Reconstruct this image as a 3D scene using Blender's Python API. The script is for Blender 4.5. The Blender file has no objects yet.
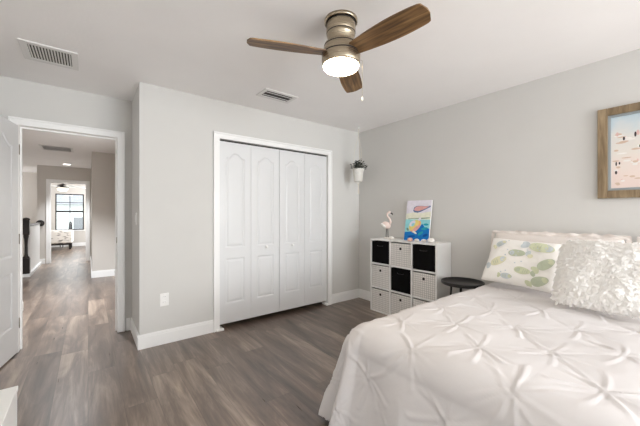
import bpy, bmesh, math, random
from mathutils import Vector, Matrix, noise
C = bpy.context.scene
random.seed(7)
PI = math.pi

# ------------------------------------------------------------------ camera, light, exposure
cam = bpy.data.cameras.new('camera'); camo = bpy.data.objects.new('camera', cam)
C.collection.objects.link(camo)
camo.location = (0, 0, 1.235)
camo.rotation_euler = (math.radians(90), 0, -math.radians(37.7))
cam.sensor_width = 36; cam.lens = 300 / 640 * 36; cam.shift_y = 1 / 640
cam.clip_start = 0.02; cam.clip_end = 200
C.camera = camo
C.view_settings.view_transform = 'Standard'; C.view_settings.look = 'None'
C.view_settings.exposure = -0.04; C.view_settings.gamma = 1; C.view_settings.use_curve_mapping = False
C.cycles.max_bounces = 14; C.cycles.diffuse_bounces = 10; C.cycles.use_denoising = True
C.cycles.sample_clamp_indirect = 6
w = bpy.data.worlds.new('sky'); C.world = w; w.use_nodes = True
w.node_tree.nodes['Background'].inputs[0].default_value = (0.95, 0.97, 1.0, 1)
w.node_tree.nodes['Background'].inputs[1].default_value = 4.2

def area(name, loc, size, power, rot, color=(1, 1, 1)):
    l = bpy.data.lights.new(name, 'AREA'); l.shape = 'RECTANGLE'
    l.size, l.size_y = size; l.energy = power; l.color = color
    o = bpy.data.objects.new(name, l); C.collection.objects.link(o)
    o.location = loc; o.rotation_euler = rot
    return o
# area lamps at unseen windows; side, stairs and far bedroom ones added for brightness
# (the two near ones are tilted up to brighten the ceiling)
UP = math.radians(18)
area('daylight_window_back', (1.9, -4.3, 1.3), (2.2, 1.4), 165, (PI / 2 + UP, 0, math.radians(22)), (0.90, 0.955, 1.0))
area('added_light_side', (3.12, -2.4, 1.4), (1.5, 1.3), 62, (PI / 2 + math.radians(26), 0, math.radians(62)), (1, 0.975, 0.95))
area('added_light_stairs', (-2.18, 11.3, 1.7), (.5, .7), 5, (PI / 2, 0, -PI / 2), (1, 0.98, 0.97))
area('added_light_far_bedroom', (1.46, 13.0, 1.5), (2.4, 1.6), 100, (PI / 2, 0, PI / 2), (0.95, 0.98, 1))
def spot(name, loc, power, cone, color=(.92, .96, 1)):
    l = bpy.data.lights.new(name, 'SPOT'); l.energy = power; l.spot_size = math.radians(cone); l.spot_blend = .7; l.shadow_soft_size = .07; l.color = color
    o = bpy.data.objects.new(name, l); C.collection.objects.link(o); o.location = loc
# beams of the visible hall downlight and of an added, unseen one
spot('downlight_beam', (-.41, 9.5, 2.42), 200, 84)
spot('downlight_beam', (-.2, 5.55, 2.42), 500, 118)

# ------------------------------------------------------------------ helpers
class MB:
    def __init__(s): s.bm = bmesh.new(); s.mi = 0
    def _mark(s, fs, smooth=False):
        for f in fs: f.material_index = s.mi; f.smooth = smooth
    def box(s, x0, x1, y0, y1, z0, z1, bev=0.0, rot=None):
        r = bmesh.ops.create_cube(s.bm, size=1)
        vs = r['verts']
        bmesh.ops.scale(s.bm, vec=(x1 - x0, y1 - y0, z1 - z0), verts=vs)
        if rot is not None: bmesh.ops.rotate(s.bm, cent=(0, 0, 0), matrix=rot, verts=vs)
        bmesh.ops.translate(s.bm, vec=((x0 + x1) / 2, (y0 + y1) / 2, (z0 + z1) / 2), verts=vs)
        fs = list({f for v in vs for f in v.link_faces})
        s._mark(fs)
        if bev > 0:
            es = list({e for v in vs for e in v.link_edges})
            rr = bmesh.ops.bevel(s.bm, geom=es, offset=bev, segments=2, profile=0.5, affect='EDGES')
            s._mark(rr['faces'])
        return s
    def lathe(s, prof, c=(0, 0, 0), n=40, smooth=True, sx=1, sy=1):
        rings = []
        for r, z in prof:
            if r < 1e-6: rings.append([s.bm.verts.new((c[0], c[1], c[2] + z))])
            else: rings.append([s.bm.verts.new((c[0] + sx * r * math.cos(2 * PI * k / n), c[1] + sy * r * math.sin(2 * PI * k / n), c[2] + z)) for k in range(n)])
        for a, b in zip(rings, rings[1:]):
            for k in range(n):
                k2 = (k + 1) % n
                if len(a) == 1 and len(b) == 1: continue
                if len(a) == 1: f = s.bm.faces.new((a[0], b[k], b[k2]))
                elif len(b) == 1: f = s.bm.faces.new((a[k], b[0], a[k2]))
                else: f = s.bm.faces.new((a[k], b[k], b[k2], a[k2]))
                s._mark([f], smooth)
        return s
    def tube(s, pts, r, n=10, caps=True, smooth=True):
        pts = [Vector(p) for p in pts]
        rs = r if isinstance(r, (list, tuple)) else [r] * len(pts)
        rings = []; up = None
        for i, p in enumerate(pts):
            t = (pts[min(i + 1, len(pts) - 1)] - pts[max(i - 1, 0)]).normalized()
            if up is None: up = Vector((0, 0, 1)) if abs(t.z) < .9 else Vector((1, 0, 0))
            u = (up - t * up.dot(t)).normalized(); up = u; v = t.cross(u)
            rings.append([s.bm.verts.new(p + (u * math.cos(2 * PI * k / n) + v * math.sin(2 * PI * k / n)) * rs[i]) for k in range(n)])
        for a, b in zip(rings, rings[1:]):
            for k in range(n):
                f = s.bm.faces.new((a[k], a[(k + 1) % n], b[(k + 1) % n], b[k])); s._mark([f], smooth)
        if caps:
            for ring in (rings[0], rings[-1]):
                try: s._mark([s.bm.faces.new(ring)])
                except ValueError: pass
        return s
    def poly(s, pts, thick=None):
        """flat polygon from 3-D points; thick = vector to extrude along"""
        vs = [s.bm.verts.new(p) for p in pts]
        f = s.bm.faces.new(vs); s._mark([f])
        if thick is not None:
            t = Vector(thick)
            v2 = [s.bm.verts.new(Vector(p) + t) for p in pts]
            g = s.bm.faces.new(list(reversed(v2))); s._mark([g])
            n = len(vs)
            for k in range(n):
                s._mark([s.bm.faces.new((vs[k], v2[k], v2[(k + 1) % n], vs[(k + 1) % n]))])
        return s
    def grid(s, fn, nu, nv, closed_v=False, smooth=True):
        g = [[s.bm.verts.new(fn(i / (nu - 1), j / (nv - 1))) for j in range(nv)] for i in range(nu)]
        for i in range(nu - 1):
            for j in range(nv - 1):
                s._mark([s.bm.faces.new((g[i][j], g[i + 1][j], g[i + 1][j + 1], g[i][j + 1]))], smooth)
        return g
    def build(s, name, mats, parent=None, recalc=True):
        if recalc: bmesh.ops.recalc_face_normals(s.bm, faces=s.bm.faces)
        me = bpy.data.meshes.new(name); s.bm.to_mesh(me); s.bm.free()
        for m in (mats if isinstance(mats, (list, tuple)) else [mats]): me.materials.append(m)
        o = bpy.data.objects.new(name, me); C.collection.objects.link(o)
        if parent is not None: o.parent = parent
        return o

def thing(name, label, cat, loc=(0, 0, 0), rot=(0, 0, 0), group=None):
    o = bpy.data.objects.new(name, None); C.collection.objects.link(o)
    o.empty_display_size = 0.05
    o.location = loc; o.rotation_euler = rot; o['label'] = label; o['category'] = cat
    if group: o['group'] = group
    return o
def tag(o, label, cat, group=None, loc=None, rot=None):
    o['label'] = label; o['category'] = cat
    if group: o['group'] = group
    if loc is not None: o.location = loc
    if rot is not None: o.rotation_euler = rot
    return o
def struct(o, label=None):
    o['kind'] = 'structure'
    if label: o['label'] = label
    return o
def dup(root, loc, label=None, rot=None):
    r = root.copy(); C.collection.objects.link(r); r.location = loc
    if label: r['label'] = label
    if rot is not None: r.rotation_euler = rot
    for ch in list(root.children):
        c = ch.copy(); C.collection.objects.link(c); c.parent = r
        for g in ch.children:
            d = g.copy(); C.collection.objects.link(d); d.parent = c
    return r

# ------------------------------------------------------------------ materials
def mat(name, col, rough=.5, metal=0.0, emis=None, es=0, spec=.5, bump=0, bscale=200, var=0, vscale=3, sheen=0):
    m = bpy.data.materials.new(name); m.use_nodes = True
    nt = m.node_tree; b = nt.nodes['Principled BSDF']
    b.inputs['Base Color'].default_value = (*col, 1)
    b.inputs['Roughness'].default_value = rough; b.inputs['Metallic'].default_value = metal
    b.inputs['Specular IOR Level'].default_value = spec
    if sheen: b.inputs['Sheen Weight'].default_value = sheen
    if emis: b.inputs['Emission Color'].default_value = (*emis, 1); b.inputs['Emission Strength'].default_value = es
    tc = nt.nodes.new('ShaderNodeTexCoord')
    n = nt.nodes.new('ShaderNodeTexNoise'); n.inputs['Scale'].default_value = vscale; n.inputs['Detail'].default_value = 4
    nt.links.new(tc.outputs['Object'], n.inputs['Vector'])
    r = nt.nodes.new('ShaderNodeValToRGB')
    v = var if var else 0.012
    r.color_ramp.elements[0].position = .3; r.color_ramp.elements[1].position = .7
    r.color_ramp.elements[0].color = (*[max(0, c * (1 - v)) for c in col], 1)
    r.color_ramp.elements[1].color = (*[min(1, c * (1 + v)) for c in col], 1)
    nt.links.new(n.outputs['Fac'], r.inputs['Fac']); nt.links.new(r.outputs['Color'], b.inputs['Base Color'])
    if bump:
        n2 = nt.nodes.new('ShaderNodeTexNoise'); n2.inputs['Scale'].default_value = bscale; n2.inputs['Detail'].default_value = 3
        nt.links.new(tc.outputs['Object'], n2.inputs['Vector'])
        bp = nt.nodes.new('ShaderNodeBump'); bp.inputs['Strength'].default_value = bump; bp.inputs['Distance'].default_value = .002
        nt.links.new(n2.outputs['Fac'], bp.inputs['Height']); nt.links.new(bp.outputs['Normal'], b.inputs['Normal'])
    return m

def srgb(r, g, b):
    f = lambda c: (c / 255 / 12.92) if c <= 10 else ((c / 255 + .055) / 1.055) ** 2.4
    return (f(r), f(g), f(b))

M = {}
M['wall'] = mat('wall_paint', srgb(213, 212, 209), .85, bump=.12, bscale=160, spec=.25)
M['wallwarm'] = mat('hall_wall_paint', srgb(208, 203, 197), .85, bump=.12, bscale=160, spec=.25)
M['ceil'] = mat('ceiling_paint', srgb(246, 244, 243), .9, bump=.35, bscale=60, spec=.2)
M['trim'] = mat('trim_white', srgb(244, 244, 243), .4, spec=.4)
M['door'] = mat('door_white', srgb(224, 225, 226), .38, spec=.4)
M['lam'] = mat('white_laminate', srgb(240, 240, 238), .35)
M['dark'] = mat('dark_gap', srgb(40, 36, 34), .8)
M['brass'] = None
M['vent'] = mat('vent_white', srgb(228, 226, 224), .5)
M['ventdark'] = mat('duct_shade', srgb(70, 66, 64), .9)
M['plate'] = mat('plate_white', srgb(244, 244, 242), .3)
M['black'] = mat('black_fabric', srgb(14, 13, 14), .95, spec=.15, bump=.3, bscale=400)
M['blackmetal'] = mat('black_metal', srgb(34, 32, 32), .4, spec=.4)
M['newel'] = mat('espresso_wood', srgb(32, 24, 21), .35, var=.2, vscale=8)
M['chain'] = mat('chain_metal', srgb(190, 180, 160), .3, 1)
M['cotton'] = mat('cotton_cord', srgb(225, 220, 208), .9, bump=.3)
M['ceramic'] = mat('ceramic_white', srgb(232, 230, 224), .45, var=.04, vscale=20)
M['leaf'] = mat('leaf_green', srgb(40, 48, 38), .6, var=.35, vscale=30)
M['soil'] = mat('potting_soil', srgb(50, 38, 30), .95)
M['comf'] = mat('comforter_cotton', srgb(216, 213, 213), .9, bump=.15, bscale=90, spec=.1)
M['mattress'] = mat('mattress_ticking', srgb(230, 228, 224), .9)
M['sham'] = mat('sham_cotton', srgb(228, 221, 216), .9, bump=.3, bscale=120, spec=.15)
M['ruffle'] = mat('ruffle_fabric', srgb(248, 247, 245), .9, spec=.08)
def translucent(m, f):
    nd, lk, b = nodes(m); t = nd.new('ShaderNodeBsdfTranslucent'); x = nd.new('ShaderNodeMixShader'); x.inputs[0].default_value = f
    t.inputs[0].default_value = b.inputs['Base Color'].default_value
    lk.new(b.outputs[0], x.inputs[1]); lk.new(t.outputs[0], x.inputs[2]); lk.new(x.outputs[0], nd['Material Output'].inputs[0])
def nodes(m): return m.node_tree.nodes, m.node_tree.links, m.node_tree.nodes['Principled BSDF']
translucent(M['ruffle'], .42)
M['pink'] = mat('flamingo_pink', srgb(240, 220, 212), .5)
M['shell'] = mat('shell_white', srgb(240, 236, 230), .45, var=.03, vscale=30)
M['shellpink'] = mat('shell_pink', srgb(236, 190, 172), .5, var=.1, vscale=40)
M['steel'] = mat('satin_nickel', srgb(150, 140, 128), .35, 1)

def nodes(m): return m.node_tree.nodes, m.node_tree.links, m.node_tree.nodes['Principled BSDF']
def mnode(nd, lk, op, a, b=None):
    n = nd.new('ShaderNodeMath'); n.operation = op
    for i, v in enumerate((a, b)):
        if v is None: continue
        if isinstance(v, (int, float)): n.inputs[i].default_value = v
        else: lk.new(v, n.inputs[i])
    return n.outputs[0]

def floor_mat():
    m = bpy.data.materials.new('vinyl_plank'); m.use_nodes = True
    nd, lk, b = nodes(m)
    tc = nd.new('ShaderNodeTexCoord'); sp = nd.new('ShaderNodeSeparateXYZ'); lk.new(tc.outputs['Object'], sp.inputs[0])
    W, L = .185, 1.22
    xs = mnode(nd, lk, 'DIVIDE', sp.outputs[0], W); row = mnode(nd, lk, 'FLOOR', xs)
    wn = nd.new('ShaderNodeTexWhiteNoise'); wn.noise_dimensions = '1D'; lk.new(row, wn.inputs['W'])
    ys = mnode(nd, lk, 'ADD', mnode(nd, lk, 'DIVIDE', sp.outputs[1], L), wn.outputs['Value'])
    col = mnode(nd, lk, 'FLOOR', ys)
    cb = nd.new('ShaderNodeCombineXYZ'); lk.new(row, cb.inputs[0]); lk.new(col, cb.inputs[1])
    wn2 = nd.new('ShaderNodeTexWhiteNoise'); wn2.noise_dimensions = '2D'; lk.new(cb.outputs[0], wn2.inputs['Vector'])
    # grain coordinates, shifted per plank
    gx = mnode(nd, lk, 'ADD', mnode(nd, lk, 'MULTIPLY', sp.outputs[0], 9), mnode(nd, lk, 'MULTIPLY', wn2.outputs['Value'], 37))
    gy = mnode(nd, lk, 'MULTIPLY', sp.outputs[1], 1.3)
    g = nd.new('ShaderNodeCombineXYZ'); lk.new(gx, g.inputs[0]); lk.new(gy, g.inputs[1]); lk.new(wn2.outputs['Value'], g.inputs[2])
    n1 = nd.new('ShaderNodeTexNoise'); n1.inputs['Scale'].default_value = 1.0; n1.inputs['Detail'].default_value = 7; n1.inputs['Roughness'].default_value = .62; n1.inputs['Distortion'].default_value = .6
    lk.new(g.outputs[0], n1.inputs['Vector'])
    g2 = nd.new('ShaderNodeVectorMath'); g2.operation = 'MULTIPLY'; lk.new(g.outputs[0], g2.inputs[0]); g2.inputs[1].default_value = (9, 2.2, 1)
    n2 = nd.new('ShaderNodeTexNoise'); n2.inputs['Scale'].default_value = 1.0; n2.inputs['Detail'].default_value = 3; lk.new(g2.outputs[0], n2.inputs['Vector'])
    v = mnode(nd, lk, 'ADD', mnode(nd, lk, 'MULTIPLY', wn2.outputs['Value'], .17), mnode(nd, lk, 'MULTIPLY', n1.outputs['Fac'], .98))
    v = mnode(nd, lk, 'ADD', v, mnode(nd, lk, 'MULTIPLY', n2.outputs['Fac'], .22))
    v = mnode(nd, lk, 'SUBTRACT', v, .30)
    r = nd.new('ShaderNodeValToRGB'); e = r.color_ramp.elements
    e[0].position = .12; e[0].color = (*srgb(58, 48, 42), 1)
    e[1].position = .68; e[1].color = (*srgb(172, 153, 136), 1)
    k = e.new(.4); k.color = (*srgb(112, 96, 85), 1)
    lk.new(v, r.inputs['Fac'])
    # seams
    fx = mnode(nd, lk, 'FRACT', xs); fy = mnode(nd, lk, 'FRACT', ys)
    dx = mnode(nd, lk, 'MULTIPLY', mnode(nd, lk, 'MINIMUM', fx, mnode(nd, lk, 'SUBTRACT', 1, fx)), W)
    dy = mnode(nd, lk, 'MULTIPLY', mnode(nd, lk, 'MINIMUM', fy, mnode(nd, lk, 'SUBTRACT', 1, fy)), L)
    seam = mnode(nd, lk, 'LESS_THAN', mnode(nd, lk, 'MINIMUM', dx, dy), .0016)
    mx = nd.new('ShaderNodeMix'); mx.data_type = 'RGBA'; lk.new(mnode(nd, lk, 'MULTIPLY', seam, .4), mx.inputs['Factor'])
    lk.new(r.outputs['Color'], mx.inputs[6]); mx.inputs[7].default_value = (*srgb(48, 40, 36), 1)
    lk.new(mx.outputs[2], b.inputs['Base Color'])
    rr = mnode(nd, lk, 'ADD', mnode(nd, lk, 'MULTIPLY', n2.outputs['Fac'], .10), .25)
    lk.new(rr, b.inputs['Roughness']); b.inputs['Specular IOR Level'].default_value = 1.0
    bp = nd.new('ShaderNodeBump'); bp.inputs['Strength'].default_value = .1; bp.inputs['Distance'].default_value = .002
    lk.new(mnode(nd, lk, 'SUBTRACT', n2.outputs['Fac'], seam), bp.inputs['Height']); lk.new(bp.outputs['Normal'], b.inputs['Normal'])
    return m
M['floor'] = floor_mat()

def wood_mat(name, c0, c1, c2, sc=(1.5, 30, 30), rough=.5):
    m = bpy.data.materials.new(name); m.use_nodes = True; nd, lk, b = nodes(m)
    tc = nd.new('ShaderNodeTexCoord'); mp = nd.new('ShaderNodeMapping'); mp.inputs['Scale'].default_value = sc
    lk.new(tc.outputs['Object'], mp.inputs['Vector'])
    n = nd.new('ShaderNodeTexNoise'); n.inputs['Scale'].default_value = 1; n.inputs['Detail'].default_value = 6; n.inputs['Distortion'].default_value = .8
    lk.new(mp.outputs[0], n.inputs['Vector'])
    r = nd.new('ShaderNodeValToRGB'); e = r.color_ramp.elements
    e[0].position = .3; e[0].color = (*c0, 1); e[1].position = .7; e[1].color = (*c2, 1); k = e.new(.5); k.color = (*c1, 1)
    lk.new(n.outputs['Fac'], r.inputs['Fac']); lk.new(r.outputs['Color'], b.inputs['Base Color'])
    b.inputs['Roughness'].default_value = rough
    bp = nd.new('ShaderNodeBump'); bp.inputs['Strength'].default_value = .25; bp.inputs['Distance'].default_value = .002
    lk.new(n.outputs['Fac'], bp.inputs['Height']); lk.new(bp.outputs['Normal'], b.inputs['Normal'])
    return m
M['blade'] = wood_mat('rustic_blade_wood', srgb(62, 44, 26), srgb(112, 82, 50), srgb(150, 118, 78), (3, 45, 20))
M['framewood'] = wood_mat('weathered_frame_wood', srgb(104, 86, 62), srgb(140, 120, 92), srgb(168, 148, 118), (25, 25, 3))

def brushed(name, col, rough=.32):
    m = bpy.data.materials.new(name); m.use_nodes = True; nd, lk, b = nodes(m)
    b.inputs['Base Color'].default_value = (*col, 1); b.inputs['Metallic'].default_value = 1
    b.inputs['Roughness'].default_value = rough
    tc = nd.new('ShaderNodeTexCoord'); mp = nd.new('ShaderNodeMapping'); mp.inputs['Scale'].default_value = (2, 2, 400)
    lk.new(tc.outputs['Object'], mp.inputs['Vector'])
    n = nd.new('ShaderNodeTexNoise'); n.inputs['Scale'].default_value = 1; lk.new(mp.outputs[0], n.inputs['Vector'])
    lk.new(mnode(nd, lk, 'ADD', mnode(nd, lk, 'MULTIPLY', n.outputs['Fac'], .2), rough - .1), b.inputs['Roughness'])
    b.inputs['Anisotropic'].default_value = .5
    return m
M['brass'] = brushed('brushed_nickel', srgb(176, 163, 142), .28)

def grid_mat():
    m = bpy.data.materials.new('woven_grid_fabric'); m.use_nodes = True; nd, lk, b = nodes(m)
    tc = nd.new('ShaderNodeTexCoord'); sp = nd.new('ShaderNodeSeparateXYZ'); lk.new(tc.outputs['Object'], sp.inputs[0])
    S = .0235; out = None
    for ax in (1, 2):
        f = mnode(nd, lk, 'FRACT', mnode(nd, lk, 'DIVIDE', mnode(nd, lk, 'ADD', sp.outputs[ax], 5), S))
        l = mnode(nd, lk, 'LESS_THAN', f, .24)
        out = l if out is None else mnode(nd, lk, 'MAXIMUM', out, l)
    mx = nd.new('ShaderNodeMix'); mx.data_type = 'RGBA'; lk.new(out, mx.inputs['Factor'])
    mx.inputs[6].default_value = (*srgb(236, 233, 228), 1); mx.inputs[7].default_value = (*srgb(196, 193, 190), 1)
    lk.new(mx.outputs[2], b.inputs['Base Color']); b.inputs['Roughness'].default_value = .9
    return m
M['grid'] = grid_mat()

def flat(name, col, rough=.8, spec=.2): return mat(name, col, rough, spec=spec, var=.06, vscale=25)

def fish_mat():
    """white cotton with soft green and blue fish-like blotches (base tone only)"""
    m = bpy.data.materials.new('fish_cotton'); m.use_nodes = True; nd, lk, b = nodes(m)
    b.inputs['Base Color'].default_value = (*srgb(244, 242, 238), 1); b.inputs['Roughness'].default_value = .9
    b.inputs['Specular IOR Level'].default_value = .15
    tc = nd.new('ShaderNodeTexCoord'); n = nd.new('ShaderNodeTexNoise'); n.inputs['Scale'].default_value = 500
    lk.new(tc.outputs['Object'], n.inputs['Vector'])
    bp = nd.new('ShaderNodeBump'); bp.inputs['Strength'].default_value = .1; bp.inputs['Distance'].default_value = .001
    lk.new(n.outputs['Fac'], bp.inputs['Height']); lk.new(bp.outputs['Normal'], b.inputs['Normal'])
    return m
M['fishcot'] = fish_mat()
M['fgreen'] = flat('print_green', srgb(206, 211, 182)); M['fblue'] = flat('print_blue', srgb(200, 208, 212)); M['fgrey'] = flat('print_sage', srgb(186, 194, 172))
M['fyel'] = flat('print_yellow', srgb(222, 220, 190))

def lamp_mat(name, col, strength):
    m = bpy.data.materials.new(name); m.use_nodes = True; nd, lk, b = nodes(m)
    b.inputs['Base Color'].default_value = (.9, .88, .82, 1)
    lw = nd.new('ShaderNodeTexNoise'); lw.inputs['Scale'].default_value = 2
    b.inputs['Emission Color'].default_value = (*col, 1); b.inputs['Emission Strength'].default_value = strength
    lk.new(lw.outputs['Fac'], b.inputs['Coat Weight']); b.inputs['Coat Weight'].default_value = .2
    return m
M['lamp'] = lamp_mat('lit_glass_bowl', (1.0, .80, .52), 40)
M['can'] = lamp_mat('lit_downlight', (1, .97, .92), 9)
M['farlamp'] = lamp_mat('lit_far_bowl', (1, .93, .8), 3)

# ------------------------------------------------------------------ the room shell
H = 2.44
def S(name, boxes, m, bev=0):
    mb = MB()
    for bx in boxes: mb.box(*bx, bev)
    return struct(mb.build(name, m))
# floor with the stair opening left out (x<-0.97, 8.2<y<12)
S('floor', [(-2.42, 3.42, -4.7, 8.18, -.12, 0), (-.955, 3.42, 8.18, 12.0, -.12, 0), (-2.9, 3.42, 12.0, 15.1, -.12, 0)], M['floor'])
S('floor_lower', [(-2.42, -.9, 8.0, 12.1, -2.8, -2.7)], M['floor'])
S('ceiling', [(-2.9, 3.42, -4.7, 15.1, H, H + .12)], M['ceil'])
S('wall_closet', [(.37, 1.1, 3.17, 3.29, 0, H), (2.58, 3.18, 3.17, 3.29, 0, H), (1.1, 2.58, 3.17, 3.29, 2.035, H), (.37, .49, 3.29, 3.89, 0, H),
                  (.49, 3.18, 3.83, 3.89, 0, H)], M['wall'])
S('wall_right', [(3.18, 3.3, -4.62, -3.2, 0, H), (3.18, 3.3, -1.6, 3.95, 0, H), (3.18, 3.3, -3.2, -1.6, 0, .7), (3.18, 3.3, -3.2, -1.6, 2.15, H)], M['wall'])
S('wall_door', [(-.87, -.51, 3.77, 3.89, 0, H), (.26, .37, 3.77, 3.89, 0, H), (-.51, .26, 3.77, 3.89, 2.05, H)], M['wall'])
S('wall_left', [(-.87, -.75, -4.62, 3.77, 0, H)], M['wall'])
S('wall_back', [(-.75, .4, -4.62, -4.5, 0, H), (3.1, 3.18, -4.62, -4.5, 0, H), (.4, 3.1, -4.62, -4.5, 0, .5), (.4, 3.1, -4.62, -4.5, 2.2, H)], M['wall'])
# hall
S('wall_hall_left', [(-.79, -.672, 3.89, 5.36, 0, H), (-2.32, -.672, 5.24, 5.36, 0, H)], M['wallwarm'])
S('wall_stairs', [(-2.32, -2.2, 5.36, 8.0, 0, H), (-2.32, -2.2, 8.0, 11.0, -2.7, H), (-2.32, -2.2, 11.6, 12.12, -2.7, H), (-2.32, -2.2, 11.0, 11.6, -2.7, 1.3), (-2.32, -2.2, 11.0, 11.6, 2.1, H),
                  (-2.2, -.99, 12.0, 12.12, -2.7, H), (-.99, -.93, 10.17, 12.12, -2.7, H), (-2.2, -.99, 8.0, 8.18, -2.7, -.12)], M['wallwarm'])
S('wall_hall_right', [(.43, .55, 3.89, 7.27, 0, H), (.06, .55, 7.27, 7.39, 0, H), (.06, .18, 7.39, 10.17, 0, H)], M['wallwarm'])
S('wall_hall_end', [(-.99, -.77, 10.05, 10.17, 0, H), (-.02, .06, 10.05, 10.17, 0, H), (-.77, -.02, 10.05, 10.17, 2.05, H)], M['wallwarm'])
# far bedroom
S('wall_far_window', [(-2.8, -.97, 14.9, 15.02, 0, H), (-.13, 1.5, 14.9, 15.02, 0, H), (-.97, -.13, 14.9, 15.02, 0, .62), (-.97, -.13, 14.9, 15.02, 2.0, H)], M['wallwarm'])
S('wall_far_side', [(-2.92, -2.8, 12.0, 15.02, 0, H), (-2.8, -2.2, 12.0, 12.12, 0, H), (.06, 1.5, 10.17, 10.29, 0, H), (1.5, 1.62, 10.17, 11.7, 0, H), (1.5, 1.62, 14.3, 15.02, 0, H),
                    (1.5, 1.62, 11.7, 14.3, 0, .6), (1.5, 1.62, 11.7, 14.3, 2.35, H)], M['wallwarm'])

# baseboards
def base_run(mb, a, b, nrm, h=.13, t=.014):
    """baseboard from a to b (x,y), protruding along nrm"""
    (x0, y0), (x1, y1) = a, b
    for (h0, h1, tt) in ((0, h - .025, t), (h - .025, h - .01, t * .75), (h - .01, h, t * .45)):
        xs = sorted((x0, x1)); ys = sorted((y0, y1))
        if nrm[0]: xs = sorted((x0, x0 + nrm[0] * tt))
        if nrm[1]: ys = sorted((y0, y0 + nrm[1] * tt))
        mb.box(xs[0], xs[1], ys[0], ys[1], h0 + .0005, h1)
def baseboard(name, runs):
    mb = MB()
    for r in runs: base_run(mb, *r)
    return struct(mb.build(name, M['trim']))
baseboard('baseboard_closet', [((.356, 3.17), (1.035, 3.17), (0, -1)), ((2.645, 3.17), (3.18, 3.17), (0, -1)), ((.37, 3.17), (.37, 3.77), (-1, 0))])
baseboard('baseboard_right', [((3.18, -4.5), (3.18, 3.156), (-1, 0))])
baseboard('baseboard_door', [((.32, 3.77), (.356, 3.77), (0, -1)), ((-.75, 3.77), (-.575, 3.77), (0, -1))])
baseboard('baseboard_left', [((-.75, -4.5), (-.75, 3.75), (1, 0))])
baseboard('baseboard_hall_left', [((-.672, 3.96), (-.672, 5.374), (1, 0)), ((-2.2, 5.36), (-.672, 5.36), (0, 1))])
baseboard('baseboard_hall_right', [((.43, 3.96), (.43, 7.256), (-1, 0)), ((.046, 7.27), (.43, 7.27), (0, -1)), ((.06, 7.27), (.06, 9.97), (-1, 0))])
baseboard('baseboard_hall_end', [((-.99, 10.05), (-.84, 10.05), (0, -1))])
baseboard('baseboard_far', [((-2.8, 14.9), (1.5, 14.9), (0, -1))])
# the stair curb: white skirt with thin top around the opening
mb = MB(); mb.box(-.985, -.90, 8.12, 10.03, .001, .065, .004); mb.box(-2.2, -.985, 8.12, 8.2, .001, .065, .004)
struct(mb.build('trim_stair_curb', M['trim']))

# door casings
def casing(name, x0, x1, z, y, ny, wd=.065, t=.018):
    """three-sided casing round an opening x0..x1 up to z on the wall face y, facing ny, with the jamb"""
    mb = MB()
    ya, yb = sorted((y, y + ny * t)); yc, yd = sorted((y, y + ny * t * 1.45))
    for a, b in ((x0 - wd, x0), (x1, x1 + wd)):
        mb.box(a, b, ya, yb, .001, z, .003)
    mb.box(x0 - wd, x1 + wd, ya, yb, z, z + wd, .003)
    # outer bead
    mb.box(x0 - wd, x0 - wd + .018, yc, yd, .001, z + wd - .018, .003); mb.box(x1 + wd - .018, x1 + wd, yc, yd, .001, z + wd - .018, .003)
    mb.box(x0 - wd, x1 + wd, yc, yd, z + wd - .018, z + wd, .003)
    return mb
def jamb(mb, x0, x1, z, ya, yb, t=.02):
    mb.box(x0 - t, x0, ya, yb, .001, z); mb.box(x1, x1 + t, ya, yb, .001, z); mb.box(x0 - t, x1 + t, ya, yb, z, z + t)
    ym = (ya + yb) / 2
    mb.box(x0, x0 + .012, ym, ym + .035, .001, z - .012); mb.box(x1 - .012, x1, ym, ym + .035, .001, z - .012); mb.box(x0, x1, ym, ym + .035, z - .012, z)
mb = casing('x', -.49, .24, 2.03, 3.77, -1); jamb(mb, -.49, .24, 2.03, 3.765, 3.895)
t1 = struct(mb.build('trim_1', M['trim']))
mb = MB(); mb.box(.236, .2405, 3.79, 3.82, .93, .99, .001); o = mb.build('strike_plate', M['steel'], t1)
struct(casing('x', -.49, .24, 2.03, 3.89, 1).build('trim_2', M['trim']))
struct(casing('x', 1.10, 2.58, 2.035, 3.17, -1).build('trim_3', M['trim']))
mb = casing('x', -.75, -.04, 2.03, 10.05, -1, .075); jamb(mb, -.75, -.04, 2.03, 10.045, 10.175); struct(mb.build('trim_4', M['trim']))
mb = MB(); mb.box(1.1, 2.58, 3.2, 3.26, 2.020, 2.034); struct(mb.build('trim_5', M['dark']))      # bifold track
mb = MB(); mb.box(1.06, 1.14, 3.135, 3.235, .001, .022, .003); mb.box(2.54, 2.62, 3.135, 3.235, .001, .022, .003); struct(mb.build('trim_6', M['plate']))

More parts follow.
